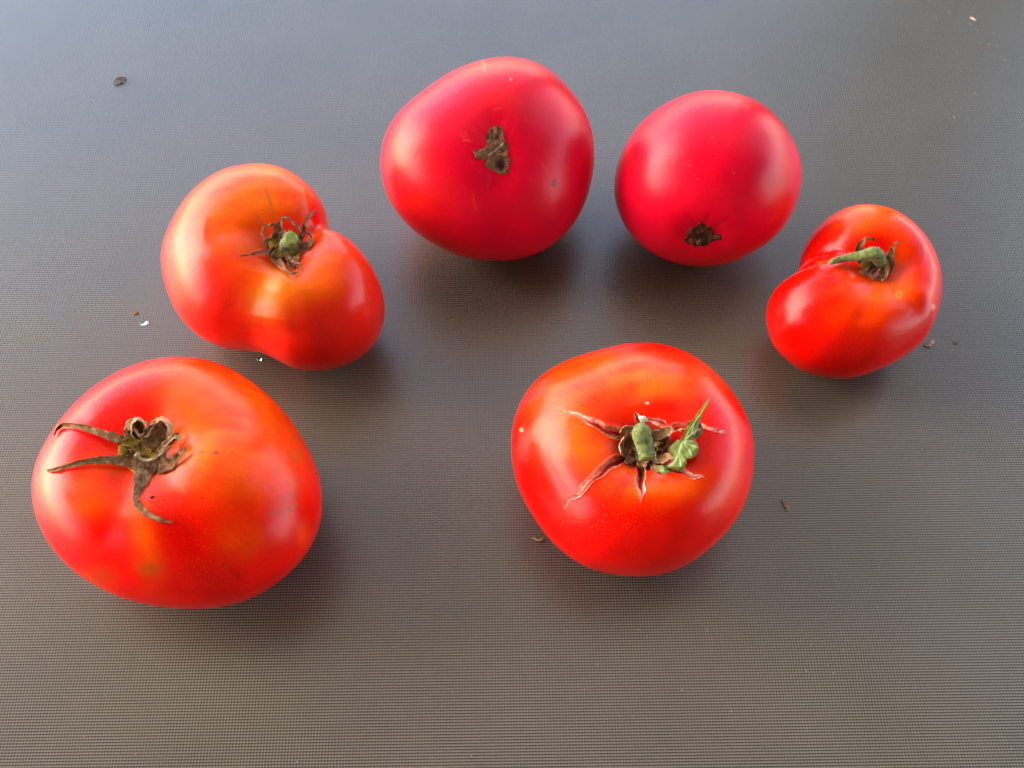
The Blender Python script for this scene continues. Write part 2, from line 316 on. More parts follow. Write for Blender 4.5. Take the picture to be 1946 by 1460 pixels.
        inner = deep + (pink - deep) * smooth01((.62 - t) / .35)
        mid = pink + (pale - pink) * smooth01((.7 - t) / .35)
        rim = pale + (tan - pale) * smooth01((t - .35) / .3)
        c = inner + (mid - inner) * smooth01((qq - .25) / .3); c = c + (rim - c) * smooth01((qq - .6) / .25)
        bf = brown * smooth01((t - .45) / .3) * (S[:, None] > 0) * smooth01((qq - .1) / .3)
        c = c + (dark + (tan - dark) * n1[:, None] - c) * np.clip(bf * 1.4, 0, 1) * (qq < 1.05)
        br = .5 + .5 * np.sin(T * 47 + seed * 3 + S) * np.sin(T * 19 + S * 2)
        c = np.where(qq > .7, c + (deep * 1.2 - c) * .65 * smooth01((br[:, None] - .5) / .3), c)
        c = c * (.78 + .4 * n1[:, None])
        m = (smooth01((1.14 - q) / .16)).reshape(s.face.shape) * s.face * near
        s.col += (c.reshape(s.col.shape) - s.col) * m[..., None]; s.cork = np.maximum(s.cork, m * .45)
    def build(s, label, mat, group='ripe tomatoes lying on the mat'):
        s.refresh(); n, m = s.np_, s.nt_
        lo = s.P[..., 2].min(); s.P[..., 2] = np.maximum(s.P[..., 2], lo + .0008) - (lo + .0008) + .00005       # rests flat on the mat
        s.base = np.array([s.C[0], s.C[1], 0.])
        s.root = tag(empty('tomato', s.base), label, 'tomato', group)
        V = np.concatenate([s.P[0, :1], s.P[1:-1].reshape(-1, 3), s.P[-1, :1]]) - s.base
        idx = 1 + np.arange((m - 1) * n).reshape(m - 1, n); nx = np.roll(idx, -1, 1)
        q = np.stack([idx[:-1], idx[1:], nx[1:], nx[:-1]], -1).reshape(-1, 4)
        t0 = np.stack([np.zeros(n, int), idx[0], nx[0]], -1); t1 = np.stack([np.full(n, len(V) - 1), nx[-1], idx[-1]], -1)
        me = bpy.data.meshes.new('skin'); me.vertices.add(len(V)); me.vertices.foreach_set('co', V.ravel())
        loops = np.concatenate([q.ravel(), t0.ravel(), t1.ravel()]); me.loops.add(len(loops)); me.loops.foreach_set('vertex_index', loops)
        tot = np.concatenate([np.full(len(q), 4), np.full(2 * n, 3)]); st = np.concatenate([[0], np.cumsum(tot)[:-1]])
        me.polygons.add(len(tot)); me.polygons.foreach_set('loop_start', st); me.polygons.foreach_set('loop_total', tot)
        me.update(calc_edges=True); me.validate()
        flat = lambda A: np.concatenate([A[0, :1], A[1:-1].reshape(-1, *A.shape[2:]), A[-1, :1]])
        add_color(me, 'skin', np.clip(flat(s.col), 0, 1)); add_float(me, 'cork', flat(s.cork))
        s.skin = link('skin', me, mat, s.root)
        vis = np.argwhere(s.face > .02); s.vi = vis; kd = kdtree.KDTree(len(vis))
        for i, (a, b) in enumerate(vis): kd.insert((s.uv[a, b, 0], s.uv[a, b, 1], 0), i)
        kd.balance(); s.kd = kd; return s
    def at(s, x, y, lift=0.):
        """point of the skin seen at photo pixel x, y, raised towards the viewer by lift metres; with the skin normal"""
        c = s.kd.find_n((x, y, 0), 5); best = None
        for _, i, d in c:
            a, b = s.vi[i]; z = float((s.P[a, b] - CAM) @ FWD)
            if best is None or d + z * 60 < best[0]: best = (d + z * 60, a, b)
        _, a, b = best; N = s.N[a, b]; v = ray(x, y); den = v @ N
        if den < -.12: p = CAM + v * (((s.P[a, b] - CAM) @ N) / den)
        else: p = CAM + v * np.linalg.norm(s.P[a, b] - CAM)
        return p - v * lift, N

def catmull(A, n):
    A = np.asarray(A, float); B = np.concatenate([[2 * A[0] - A[1]], A, [2 * A[-1] - A[-2]]]); m = len(A) - 1; out = []
    for t in np.linspace(0, m, n):
        i = min(int(t), m - 1); u = t - i; p0, p1, p2, p3 = B[i:i + 4]
        out.append(.5 * (2 * p1 + (p2 - p0) * u + (2 * p0 - 5 * p1 + 4 * p2 - p3) * u * u + (3 * p1 - p0 - 3 * p2 + p3) * u ** 3))
    return np.array(out)
def finish(name, V, Fc, mat, parent, base, UV=None, paint=None):
    me = mesh(name, V, Fc, base if parent is not None else base)
    if UV is not None:
        lay = me.uv_layers.new(name='UV'); li = np.empty(len(me.loops), int); me.loops.foreach_get('vertex_index', li)
        lay.data.foreach_set('uv', np.asarray(UV, np.float32)[li].ravel())
    if paint is not None: add_color(me, 'paint', paint)
    return link(name, me, mat, parent, base)
def ribbon(name, at, pts, mat, parent, base, thick=.0004, curl=.25, n=26, wr=.00018, seed=0):
    """a dry leaf strip. pts = (x, y, lift mm, width px, twist deg)"""
    C = catmull(np.array([[*np.asarray(at(p[0], p[1], p[2] / 1000.)[0]), p[3], p[4]] for p in pts]), n)
    r = random.Random(seed + len(pts) * 13 + int(pts[0][0])); P = C[:, :3]; T = np.gradient(P, axis=0); K = 7; top = []; bot = []; UV = []
    f1, f2, f3 = (r.uniform(0, 6) for _ in range(3)); acc = 0.
    for i in range(n):
        if i: acc += np.linalg.norm(P[i] - P[i - 1])
        t = unit(T[i]); view = unit(CAM - P[i]); side = unit(np.cross(t, view)); a = math.radians(C[i, 4])
        nor = np.cross(side, t); side2 = side * math.cos(a) + nor * math.sin(a); nor2 = np.cross(side2, t)
        w = max(C[i, 3], .8) * px2m(P[i]) * (1 + .10 * math.sin(i * 1.3 + f1))
        for k in range(K):
            s = -1 + 2 * k / (K - 1)
            q = P[i] + side2 * (s * w / 2) + nor2 * (curl * w * (s * s - .4) + wr * (math.sin(i * .9 + s * 3 + f2) + .6 * math.sin(i * 2.1 - s * 5 + f3)) * (.3 + abs(s)))
            top.append(q); bot.append(q - nor2 * thick * (1 - .55 * abs(s) ** 3)); UV.append((acc * 1000, s * .8))
    V = top + bot; N0 = n * K; Fc = []
    for i in range(n - 1):
        for k in range(K - 1):
            a = i * K + k; Fc.append((a, a + 1, a + K + 1, a + K)); Fc.append((N0 + a, N0 + a + K, N0 + a + K + 1, N0 + a + 1))
        a = i * K; Fc.append((a, a + K, N0 + a + K, N0 + a)); a = i * K + K - 1; Fc.append((a, N0 + a, N0 + a + K, a + K))
    for k in range(K - 1):
        Fc.append((k, N0 + k, N0 + k + 1, k + 1)); a = (n - 1) * K + k; Fc.append((a, a + 1, N0 + a + 1, N0 + a))
    return finish(name, V, Fc, mat, parent, base, UV + UV)
def tube(name, P, R, mat, parent, base, K=18, jit=.05, n=22, cap=True, seed=1, flat=1.):
    """round stalk through points P (m) with radii R (m); returns object, end point, end axis, end radius"""
    C = catmull(np.array([[*p, r] for p, r in zip(P, R)]), n); P = C[:, :3]; T = np.gradient(P, axis=0); r = random.Random(seed)
    V = []; UV = []; ref = unit(np.cross(T[0], CAM - P[0])); ph = [r.uniform(0, 6) for _ in range(4)]
    for i in range(n):
        t = unit(T[i]); ref = unit(ref - t * (ref @ t)); b = np.cross(t, ref)
        for k in range(K):
            a = 2 * math.pi * k / K; m = 1 + jit * (math.sin(3 * a + ph[0] + i * .2) + .6 * math.sin(5 * a + ph[1] + i * .5) + .5 * math.sin(i * 1.1 + ph[2] + a))
            V.append(P[i] + (ref * math.cos(a) + b * math.sin(a) * flat) * C[i, 3] * m); UV.append((i * .5, k / K * 4))
    Fc = [(i * K + k, i * K + (k + 1) % K, (i + 1) * K + (k + 1) % K, (i + 1) * K + k) for i in range(n - 1) for k in range(K)]
    Fc.append(tuple(range(K))[::-1])
    if cap: Fc.append(tuple((n - 1) * K + k for k in range(K)))
    return finish(name, V, Fc, mat, parent, base, UV), P, C[:, 3]
def disc(name, c, ax, R, h, mat, parent, base, K=24, rings=4, seed=2, jit=.06):
    """low irregular button: concentric rings round point c facing ax"""
    ax = unit(ax); e1 = unit(np.cross(ax, [.3, .9, .2])); e2 = np.cross(ax, e1); r = random.Random(seed); V = []; ph = r.uniform(0, 6)
    prof = [(1.0, -.6), (1.02, .25), (.86, .8), (.55, 1.), (.3, .86), (.12, 1.02)][:rings + 2]
    for (q, z) in prof:
        for k in range(K):
            a = 2 * math.pi * k / K; m = 1 + jit * math.sin(3 * a + ph) + jit * .6 * math.sin(7 * a + ph * 2)
            V.append(c + (e1 * math.cos(a) + e2 * math.sin(a)) * R * q * m + ax * h * (z + .12 * math.sin(4 * a + q * 9)))
    V.append(c + ax * h * .9); n = len(prof)
    Fc = [(i * K + k, i * K + (k + 1) % K, (i + 1) * K + (k + 1) % K, (i + 1) * K + k) for i in range(n - 1) for k in range(K)]
    Fc += [((n - 1) * K + k, (n - 1) * K + (k + 1) % K, n * K) for k in range(K)]; Fc.append(tuple(range(K))[::-1])
    return finish(name, V, Fc, mat, parent, base, [(v[0] * 1000, v[1] * 1000) for v in V])
def inside(Q, poly):
    x, y = Q[:, 0], Q[:, 1]; r = np.zeros(len(Q), bool); p = np.asarray(poly, float); j = len(p) - 1
    for i in range(len(p)):
        c = ((p[i, 1] > y) != (p[j, 1] > y)) & (x < (p[j, 0] - p[i, 0]) * (y - p[i, 1]) / (p[j, 1] - p[i, 1] + 1e-12) + p[i, 0]); r ^= c; j = i
    return r
def patch(name, at, poly, step, hfun, cfun, mat, parent, base, thick=.0005):
    """a thin irregular piece over the skin with outline poly (photo px); hfun / cfun give height (m) and colour per px and edge distance"""
    poly = np.asarray(poly, float); lo, hi = poly.min(0) - step, poly.max(0) + step
    xs = np.arange(lo[0], hi[0] + step, step); ys = np.arange(lo[1], hi[1] + step, step)
    X, Y = np.meshgrid(xs, ys); Q = np.stack([X.ravel(), Y.ravel()], -1)
    D, _, _ = seg_dist(Q, np.concatenate([poly, poly[:1]])); ins = inside(Q, poly); sd = np.where(ins, D, -D)
    keep = sd > -step * .75
    # pull the outer ring onto the outline
    closed = np.concatenate([poly, poly[:1]])
    for i in np.where(keep & (sd < step * .35))[0]:
        best = None
        for a, b in zip(closed[:-1], closed[1:]):
            t = np.clip(((Q[i] - a) @ (b - a)) / ((b - a) @ (b - a)), 0, 1); p = a + t * (b - a); d = np.linalg.norm(p - Q[i])
            if best is None or d < best[0]: best = (d, p)
        Q[i] = best[1]; sd[i] = 0
    idx = -np.ones(len(Q), int); ids = np.where(keep)[0]; idx[ids] = np.arange(len(ids)); top = []; bot = []
    for i in ids:
        p, N = at(Q[i, 0], Q[i, 1]); h = hfun(Q[i, 0], Q[i, 1], sd[i]); v = unit(CAM - p)
        top.append(p + v * h); bot.append(p + v * (h - thick))
    nx = len(xs); Fc = []; n = len(ids); edge = {}
    for r in range(len(ys) - 1):
        for c in range(nx - 1):
            q = [r * nx + c, r * nx + c + 1, (r + 1) * nx + c + 1, (r + 1) * nx + c]
            k = [idx[a] for a in q if idx[a] >= 0]
            if len(k) < 3: continue
            k = k[::-1]
            Fc.append(tuple(k)); Fc.append(tuple(a + n for a in k[::-1]))
            for a, b in zip(k, k[1:] + k[:1]):
                if (b, a) in edge: del edge[(b, a)]
                else: edge[(a, b)] = 1
    for a, b in edge: Fc.append((b, a, a + n, b + n))
    paint = np.array([cfun(Q[i, 0], Q[i, 1], sd[i]) for i in ids]); paint = np.concatenate([paint, paint])
    return finish(name, top + bot, Fc, mat, parent, base, [(p[0] * 1000, p[1] * 1000) for p in top + bot], paint)
def hairs(name, P, R, count, length, parent, base, seed=5):
    r = random.Random(seed); V = []; Fc = []
    for _ in range(count):
        i = r.randrange(1, len(P) - 1); t = unit(P[min(i + 1, len(P) - 1)] - P[i - 1]); d = np.array([r.gauss(0, 1) for _ in range(3)]); d = unit(d - t * (d @ t))
        a = P[i] + d * R[i] * .95; b = a + (d + t * r.uniform(-.5, .5) + np.array([r.gauss(0, .25) for _ in range(3)])) * length * r.uniform(.5, 1.2)
        e = unit(np.cross(d, t)) * .00003; k = len(V); V += [a - e, a + e, a + t * .00005, b]; Fc += [(k, k + 1, k + 3), (k + 1, k + 2, k + 3), (k + 2, k, k + 3)]
    o = finish(name, V, Fc, M['hair'], parent, base); o['kind'] = 'stuff'; return o
def lump(name, c, r3, mat, parent=None, base=None, seed=0, k=.25, rotz=0.):
    """small irregular grain"""
    base = np.asarray(c if base is None else base, float); V = []; rr = random.Random(seed); ph = [rr.uniform(0, 6) for _ in range(6)]; A, B = 12, 7
    for i in range(B + 1):
        t = math.pi * i / B
        for j in range(A):
            a = 2 * math.pi * j / A; m = 1 + k * (math.sin(2 * a + ph[0] + t * 2) * .6 + math.sin(3 * a + ph[1] - t * 3) * .5 + math.sin(5 * t + ph[2] + a) * .4) * math.sin(t)
            x, y = r3[0] * math.sin(t) * math.cos(a) * m, r3[1] * math.sin(t) * math.sin(a) * m
            V.append(np.asarray(c) + np.array([x * math.cos(rotz) - y * math.sin(rotz), x * math.sin(rotz) + y * math.cos(rotz), r3[2] * math.cos(t)]))
    Fc = [(i * A + j, (i + 1) * A + j, (i + 1) * A + (j + 1) % A, i * A + (j + 1) % A) for i in range(B) for j in range(A)]
    return finish(name, V, Fc, mat, parent, base, [(v[0] * 1000, v[1] * 1000) for v in V])

RED, DEEP, ORANGE, AMBER, OLIVE, PINK = (.66, .0016, .0005), (.50, .001, .0005), (.80, .075, .0005), (.80, .17, .001), (.22, .07, .003), (.58, .0008, .019)
# ---- large tomato at lower left, dried calyx with long curled sepals
t = Tomato('t1'); t.col[:] = RED
for a in ((405, 800, 95, 80, ORANGE, .95), (440, 880, 110, 80, ORANGE, .75), (375, 745, 70, 55, ORANGE, .8), (385, 850, 70, 50, AMBER, .45), (272, 1010, 26, 85, ORANGE, .95, -12), (150, 930, 55, 40, ORANGE, .6),
          (180, 960, 60, 30, ORANGE, .35), (460, 1025, 45, 35, ORANGE, .5), (320, 900, 50, 35, ORANGE, .6), (255, 780, 55, 40, RED, .7), (510, 780, 40, 70, ORANGE, .5, -35), (215, 880, 60, 25, ORANGE, .5),
          (350, 1010, 60, 70, DEEP, .5), (210, 1030, 40, 60, RED, .6), (282, 1082, 20, 14, OLIVE, .6), (180, 1098, 34, 22, OLIVE, .45), (452, 1092, 18, 9, DEEP, .8, 50), (575, 1015, 12, 22, ORANGE, .5)): t.blob(*a)
for i in range(38):
    x, y = rnd.gauss(545, 22), rnd.uniform(805, 985); x -= (y - 890) * .12
    t.stroke([(x, y), (x + rnd.uniform(6, 20), y - rnd.uniform(3, 10))], rnd.uniform(3, 6), (.30, .07, .006), rnd.uniform(.12, .34))
for x, y, r_, k in ((412, 863, 6, .8), (383, 861, 5, .5), (441, 864, 3, .6), (425, 861, 3, .4), (205, 1020, 3, .5), (385, 948, 2.5, .9), (550, 968, 3, .8), (163, 982, 2, .8)): t.blob(x, y, r_, r_ * .7, (.12, .008, .012), k)
t.bulge(375, 775, 70, 55, .0010); t.bulge(430, 880, 70, 70, .0009); t.bulge(280, 1000, 45, 80, .0009); t.bulge(160, 950, 60, 60, .0006)
t.groove([(300, 840), (360, 830), (470, 800)], 18, .0003); t.groove([(290, 880), (345, 960), (390, 1060)], 24, .0005); t.groove([(260, 880), (215, 960), (190, 1050)], 24, .0005); t.groove([(275, 835), (300, 780), (320, 720)], 24, .0005); t.groove([(240, 850), (180, 820), (130, 780)], 20, .0003)
t.build('biggest tomato, orange and red, with a dried brown calyx of long curled sepals', M['skin_red']); T1 = t
cal = disc('calyx', t.at(279, 872, .0005)[0], t.at(279, 872)[1], .0066, .0022, M['sepal'], t.root, t.base, seed=4)
S = lambda pts, mat='sepal', **k: ribbon('sepal', t.at, pts, M[mat], cal, t.base, **k)
S([(258, 846, 2.0, 20, 10), (232, 836, 3.2, 19, 5), (200, 826, 3.4, 15, 0), (160, 812, 3.2, 12, 20), (128, 807, 3.6, 10, 35), (110, 812, 3.4, 8, 50), (104, 827, 2.0, 4, 60)], curl=.3, seed=1)
S([(262, 882, 2.0, 24, 0), (232, 876, 2.8, 20, -10), (200, 874, 2.6, 15, 0), (165, 877, 2.2, 12, 10), (130, 885, 1.8, 9, 0), (108, 892, 1.8, 8, 0), (89, 895, 1.6, 6, 0)], curl=.28, seed=2)
S([(285, 868, 3.4, 58, 0), (275, 893, 3.0, 40, 0), (265, 922, 2.0, 23, 10), (258, 945, 1.5, 13, 20), (264, 962, 1.4, 12, 10), (284, 979, 1.3, 11, 0), (304, 988, 1.2, 8, 0), (327, 993, 1.0, 3, 0)], curl=.12, seed=3, n=34)
S([(300, 885, 2.2, 34, 0), (322, 882, 2.2, 24, 0), (337, 870, 2.6, 12, 20), (345, 859, 3.2, 9, 40), (352, 850, 3.6, 6, 30)], curl=.15, seed=4)
S([(285, 872, 1.6, 40, 0), (288, 850, 2.4, 50, 0), (296, 832, 3.4, 52, 0), (304, 814, 4.6, 42, 0), (306, 801, 5.6, 20, 0)], 'sepal', curl=.22, seed=5)
S([(262, 848, 2.0, 34, 0), (262, 830, 3.0, 34, 0), (261, 813, 4.4, 30, 0), (262, 801, 5.6, 14, 0)], 'sepal_dark', curl=.22, seed=6)
S([(254, 842, 3.0, 16, 30), (245, 826, 4.6, 17, 30), (246, 808, 6.0, 16, 35), (256, 798, 6.8, 11, 50), (268, 798, 6.8, 8, 60), (278, 807, 6.4, 7, 70), (277, 820, 5.6, 6, 60), (270, 829, 4.8, 5, 60)], 'sepal_pale', curl=.2, seed=7, n=40)
S([(254, 813, 5.4, 5, 40), (262, 824, 5.4, 6, 40), (273, 830, 5.4, 6, 50), (281, 826, 5.8, 7, 55), (285, 815, 6.3, 9, 50), (292, 804, 6.6, 12, 45), (304, 797, 6.8, 11, 50), (316, 801, 6.4, 11, 40), (323, 815, 5.6, 11, 30), (322, 834, 4.0, 12, 20)], 'sepal_pale', curl=.2, seed=8, n=44)
S([(224, 848, 4.0, 9, 30), (238, 841, 4.8, 16, 20), (255, 844, 4.8, 22, 10), (272, 856, 4.6, 20, 0), (288, 862, 4.4, 16, 0), (302, 855, 4.6, 16, 0), (318, 840, 5.2, 16, 0), (332, 832, 5.4, 17, 20), (343, 834, 4.6, 9, 40)], 'olive', curl=.34, seed=9, n=40)
S([(300, 858, 5.6, 8, 20), (315, 843, 6.2, 11, 20), (330, 830, 6.2, 11, 30), (343, 835, 5.4, 9, 40)], 'sepal_pale', curl=.25, seed=10)
S([(256, 864, 5.0, 5, 20), (270, 873, 5.2, 6, 20), (287, 873, 5.2, 6, 20), (305, 862, 5.4, 5, 20), (322, 847, 5.8, 4, 20)], 'straw', curl=.2, seed=11)
lump('stem_scar', t.at(235, 858, .0036)[0], (.0019, .0018, .0015), M['olive'], cal, t.base, seed=3)
tag(lump('dark_crumb', t.at(289, 945, .0002)[0], (.0008, .00032, .0003), M['black_bit'], seed=8, rotz=.5), 'tiny black crumb on the big tomato below its calyx, beside the drooping sepal', 'crumb')

# ---- two-lobed tomato, upper left
t = Tomato('t2'); t.col[:] = (.60, .012, .005)
for a in ((490, 360, 135, 58, ORANGE, 1.), (420, 430, 80, 60, ORANGE, .8), (540, 330, 60, 30, AMBER, .5), (480, 385, 60, 30, AMBER, .35), (565, 540, 70, 38, (.70, .115, .001), .9), (520, 560, 40, 45, (.62, .10, .001), .5), (512, 562, 40, 46, (.24, .115, .004), .9), (560, 545, 60, 26, (.50, .125, .003), .6), (545, 518, 34, 16, (.28, .12, .004), .5), (460, 470, 60, 30, (.62, .10, .004), .4), (610, 500, 60, 45, ORANGE, .8), (590, 440, 35, 14, ORANGE, .8),
          (470, 520, 45, 40, ORANGE, .7), (355, 520, 30, 60, ORANGE, .35), (405, 560, 60, 60, (.55, .006, .004), .6), (610, 610, 70, 60, (.55, .008, .004), .5), (600, 410, 18, 30, RED, .9), (545, 425, 25, 20, RED, .7)): t.blob(*a)
t.stroke([(502, 352), (512, 380), (518, 405), (521, 425)], 3., (.24, .10, .012), .6); t.stroke([(575, 350), (577, 385), (578, 410)], 3., (.45, .14, .02), .45)
t.stroke([(488, 410), (500, 430), (515, 450)], 4., (.25, .08, .03), .35); t.stroke([(425, 585), (436, 577)], 3.5, (.3, .004, .004), .35)
t.stroke([(518, 520), (500, 545), (480, 560)], 8, (.3, .12, .01), .35); t.stroke([(610, 600), (608, 625)], 5, (.4, .006, .004), .3); t.stroke([(560, 590), (556, 620)], 5, (.4, .006, .004), .25)
t.groove([(545, 470), (580, 449), (612, 436)], 16, .0018); t.groove([(530, 505), (512, 560), (500, 625)], 62, -.0026)
t.groove([(530, 465), (480, 440), (390, 436)], 20, .0011); t.bulge(440, 480, 70, 40, .0012); t.bulge(580, 540, 60, 45, .0003)
t.build('kidney-shaped two-lobed tomato, orange shoulders, green cut stem pointing up', M['skin_red']); T2 = t
cal = disc('calyx', t.at(540, 470, .0012)[0], t.at(540, 470)[1] * .5 + UP * .2 + unit(CAM - t.C) * .5, .0062, .0026, M['olive'], t.root, t.base, seed=9)
S = lambda pts, mat='sepal_rosy', **k: ribbon('sepal', t.at, pts, M[mat], cal, t.base, **k)
S([(530, 476, 2.0, 22, 0), (511, 481, 3.0, 14, 0), (501, 478, 3.4, 9, 10), (489, 479.5, 3.4, 6, 20), (475, 484, 3.0, 5, 20), (456, 486.5, 2.6, 3, 0)], seed=1)
S([(533, 458, 2.6, 30, 0), (529, 440, 4.0, 22, 0), (532, 424, 5.2, 12, 20), (536, 416, 5.8, 7, 50), (543, 413, 6.0, 6, 55), (552, 418, 6.0, 6, 50), (563, 429, 5.2, 6, 40), (574, 441, 3.5, 5, 30)], seed=2, n=34)
S([(520, 470, 2.2, 26, 0), (510, 462, 3.0, 20, 0), (502, 455, 3.6, 9, 40), (498, 446, 4.0, 5, 60), (499, 436, 4.0, 3.5, 60), (507, 429, 4.0, 4, 50), (516, 427, 4.0, 5, 30), (523, 429, 3.6, 3, 20)], 'sepal', seed=3, n=32)
S([(568, 456, 2.5, 14, 0), (576, 440, 3.8, 9, 10), (579, 427, 4.4, 8, 20), (587, 413, 5.0, 7, 20), (594, 405, 5.2, 6, 10), (600, 399, 5.2, 4, 0)], seed=4)
S([(556, 474, 2.2, 26, 0), (575, 471, 2.6, 22, 10), (588, 463, 3.0, 13, 30), (592, 453, 3.4, 8, 50), (588, 445, 3.6, 5, 60), (581, 440, 3.2, 3, 50)], 'sepal', seed=5)
S([(540, 474, 2.6, 30, 0), (525, 490, 2.6, 22, 0), (534, 503, 2.6, 14, 0), (542, 514, 2.6, 8, 20), (552, 519.5, 2.4, 5, 30), (562, 519, 2.2, 3.5, 30), (566, 512, 2.0, 3, 30), (564, 504, 1.8, 2, 20)], seed=6, n=32)
S([(545, 489, 4.0, 9, 0), (553, 495.5, 3.8, 7, 20), (563, 500, 3.4, 5, 20), (575, 501.5, 3.0, 2.5, 0)], seed=7)
S([(556, 480, 2.0, 30, 0), (556, 495, 2.2, 24, 0), (552, 508, 2.2, 9, 0)], 'sepal', seed=8)
S([(545, 470, 2.6, 24, 0), (540, 455, 4.4, 20, 0), (536, 440, 5.0, 12, 0)], 'sepal', seed=9)
p0, p1, p2 = t.at(536, 476, .001)[0], t.at(544, 464, .0045)[0], t.at(551, 456, .0085)[0]; p3 = t.at(553.5, 453, .0105)[0]
stem, P, R = tube('stem', [p0, p1, p2, p3], [.0030, .0024, .0024, .0025], M['stem'], t.root, t.base, seed=4)
ax = unit(P[-1] - P[-3])
cut = disc('cut_face', P[-1], ax, .0024, .00035, M['cut'], stem, t.base, seed=6, jit=.02)
hairs('stem_hair', P, R, 260, .0014, stem, t.base)

# ---- top middle tomato, blossom end up
t = Tomato('t3'); t.col[:] = PINK
for a in ((770, 300, 40, 60, (.62, .03, .008), .5), (930, 130, 90, 18, (.66, .06, .02), .5), (1060, 180, 40, 40, (.62, .02, .015), .5), (790, 290, 12, 9, (.48, .004, .004), .8), (800, 400, 60, 80, (.62, .008, .006), .6), (950, 180, 60, 40, (.60, .006, .008), .5)): t.blob(*a)
t.stroke([(918, 118), (921, 135)], 2.5, (.7, .2, .07), .5)
for a in (((876, 255), (884, 266), (893, 268)), ((880, 268), (898, 270)), ((884, 252), (888, 262)), ((998, 226), (999, 232)), ((938, 208), (952, 205)), ((896, 308), (898, 314)), ((898, 370), (905, 402)), ((1006, 343), (1010, 345)), ((1030, 310), (1040, 330)), ((1078, 320), (1084, 326))): t.stroke(a, 1.3, (.75, .09, .02), .38)
t.blob(1053, 349, 4.5, 7, (.03, .006, .006), .95, 12, 2); t.blob(1053.5, 349, 1.6, 2.6, (.25, .16, .12), .8); t.blob(1051, 427, 3, 3, (.25, .02, .01), .6); t.blob(971, 152, 2., 2., (.8, .4, .35), .5)
def pucker(t, cx, cy, rx, ry, n, dep):
    for k in range(n):
        a = 2 * math.pi * (k + rnd.uniform(-.25, .25)) / n; c_, s_ = math.cos(a), math.sin(a); o = rnd.uniform(1.5, 2.1)
        t.groove([(cx + rx * c_ * .8, cy + ry * s_ * .8), (cx + rx * o * c_, cy + ry * o * s_)], 4.5, dep * rnd.uniform(.6, 1.2))
t.blob(942, 292, 40, 62, (.40, .0006, .008), .5); t.groove([(943, 235), (945, 290), (948, 345)], 30, .0012, .0, False); pucker(t, 942, 290, 30, 48, 10, .00012)
t.build('crimson tomato at top centre with a long ragged brown scar', M['skin_pink']); T3 = t
q = lambda L, s_, ox, oy: [(x / s_ + ox, y / s_ + oy) for x, y in L]
def ragged(p, amp, seed):
    p = np.array(p); out = []
    for i in range(len(p)):
        a, b = p[i], p[(i + 1) % len(p)]; m = max(2, int(np.linalg.norm(b - a) / 2.2)); nrm = np.array([-(b - a)[1], (b - a)[0]]) / (np.linalg.norm(b - a) + 1e-9)
        for k in range(m): out.append(a + (b - a) * k / m + nrm * amp * (tnoise.noise((i * 3.1 + k * .9, seed, 0.)) if k else 0))
    return out
pol = q([(700, 180), (740, 220), (745, 330), (760, 440), (830, 500), (850, 570), (820, 680), (865, 800), (920, 830), (860, 870), (850, 1000), (830, 1050), (760, 1100), (700, 1095), (600, 1060), (480, 1000), (390, 900), (410, 820), (280, 820), (200, 800), (210, 720), (150, 640), (300, 620), (380, 600), (430, 540), (400, 440), (430, 340), (480, 240), (560, 200), (640, 190)], 9.73, 880, 220)
def scar_h(hole):
    def h(x, y, sd):
        e = smooth01(sd / 3.); k = .00050 * e * (1 + 1.1 * tnoise.noise((x * .10, y * .10, 3.)) + .5 * tnoise.noise((x * .3, y * .3, 9.))) - .00010
        for (hx, hy, rx, ry, dd) in hole: k -= dd * math.exp(-(((x - hx) / rx) ** 2 + ((y - hy) / ry) ** 2) ** 2)
        return max(k, .00003) if sd > .6 else -.0001
    return h
def scar_c(base_c, hi, lo, hole, light):
    def c(x, y, sd):
        n1 = min(1., max(0., .5 + .7 * tnoise.noise((x * .12, y * .09, 1.)) + .35 * tnoise.noise((x * .35, y * .35, 5.)))); col = np.array(lo) + (np.array(hi) - np.array(lo)) * n1
        col = np.array(base_c) + (col - np.array(base_c)) * 1.15
        for (hx, hy, rx, ry, cc, st) in hole: col = col + (np.array(cc) - col) * st * math.exp(-(((x - hx) / rx) ** 2 + ((y - hy) / ry) ** 2) ** 2)
        for pts, w, cc in light:
            D = seg_dist(np.array([[x, y]]), pts)[0][0]; col = col + (np.array(cc) - col) * .8 * math.exp(-(D / w) ** 2)
        if sd < 1.6: col = col * (1.5 if tnoise.noise((x * .2, y * .2, 7.)) > .1 else .6)
        return np.clip(col, 0, 1)
    return c
patch('blossom_scar', t.at, ragged(pol, 2.6, 4.), 1.1, scar_h([(951, 312, 10, 12, .0005), (930, 255, 6, 9, .0003)]),
      scar_c((.21, .088, .036), (.31, .145, .062), (.10, .038, .016), [(951, 313, 10, 12, (.045, .004, .012), .95), (935, 257, 3.5, 10, (.10, .012, .02), .8), (926, 258, 4, 8, (.035, .02, .02), .8), (949, 244, 4, 4, (.05, .03, .015), .6)],
             [([(928, 296), (940, 287), (956, 273)], 1.4, (.42, .33, .24)), ([(935, 303), (936, 320)], 1.6, (.24, .11, .06)), ([(902, 290), (918, 287)], 1.2, (.2, .12, .08))]), M['paint'], t.root, t.base)

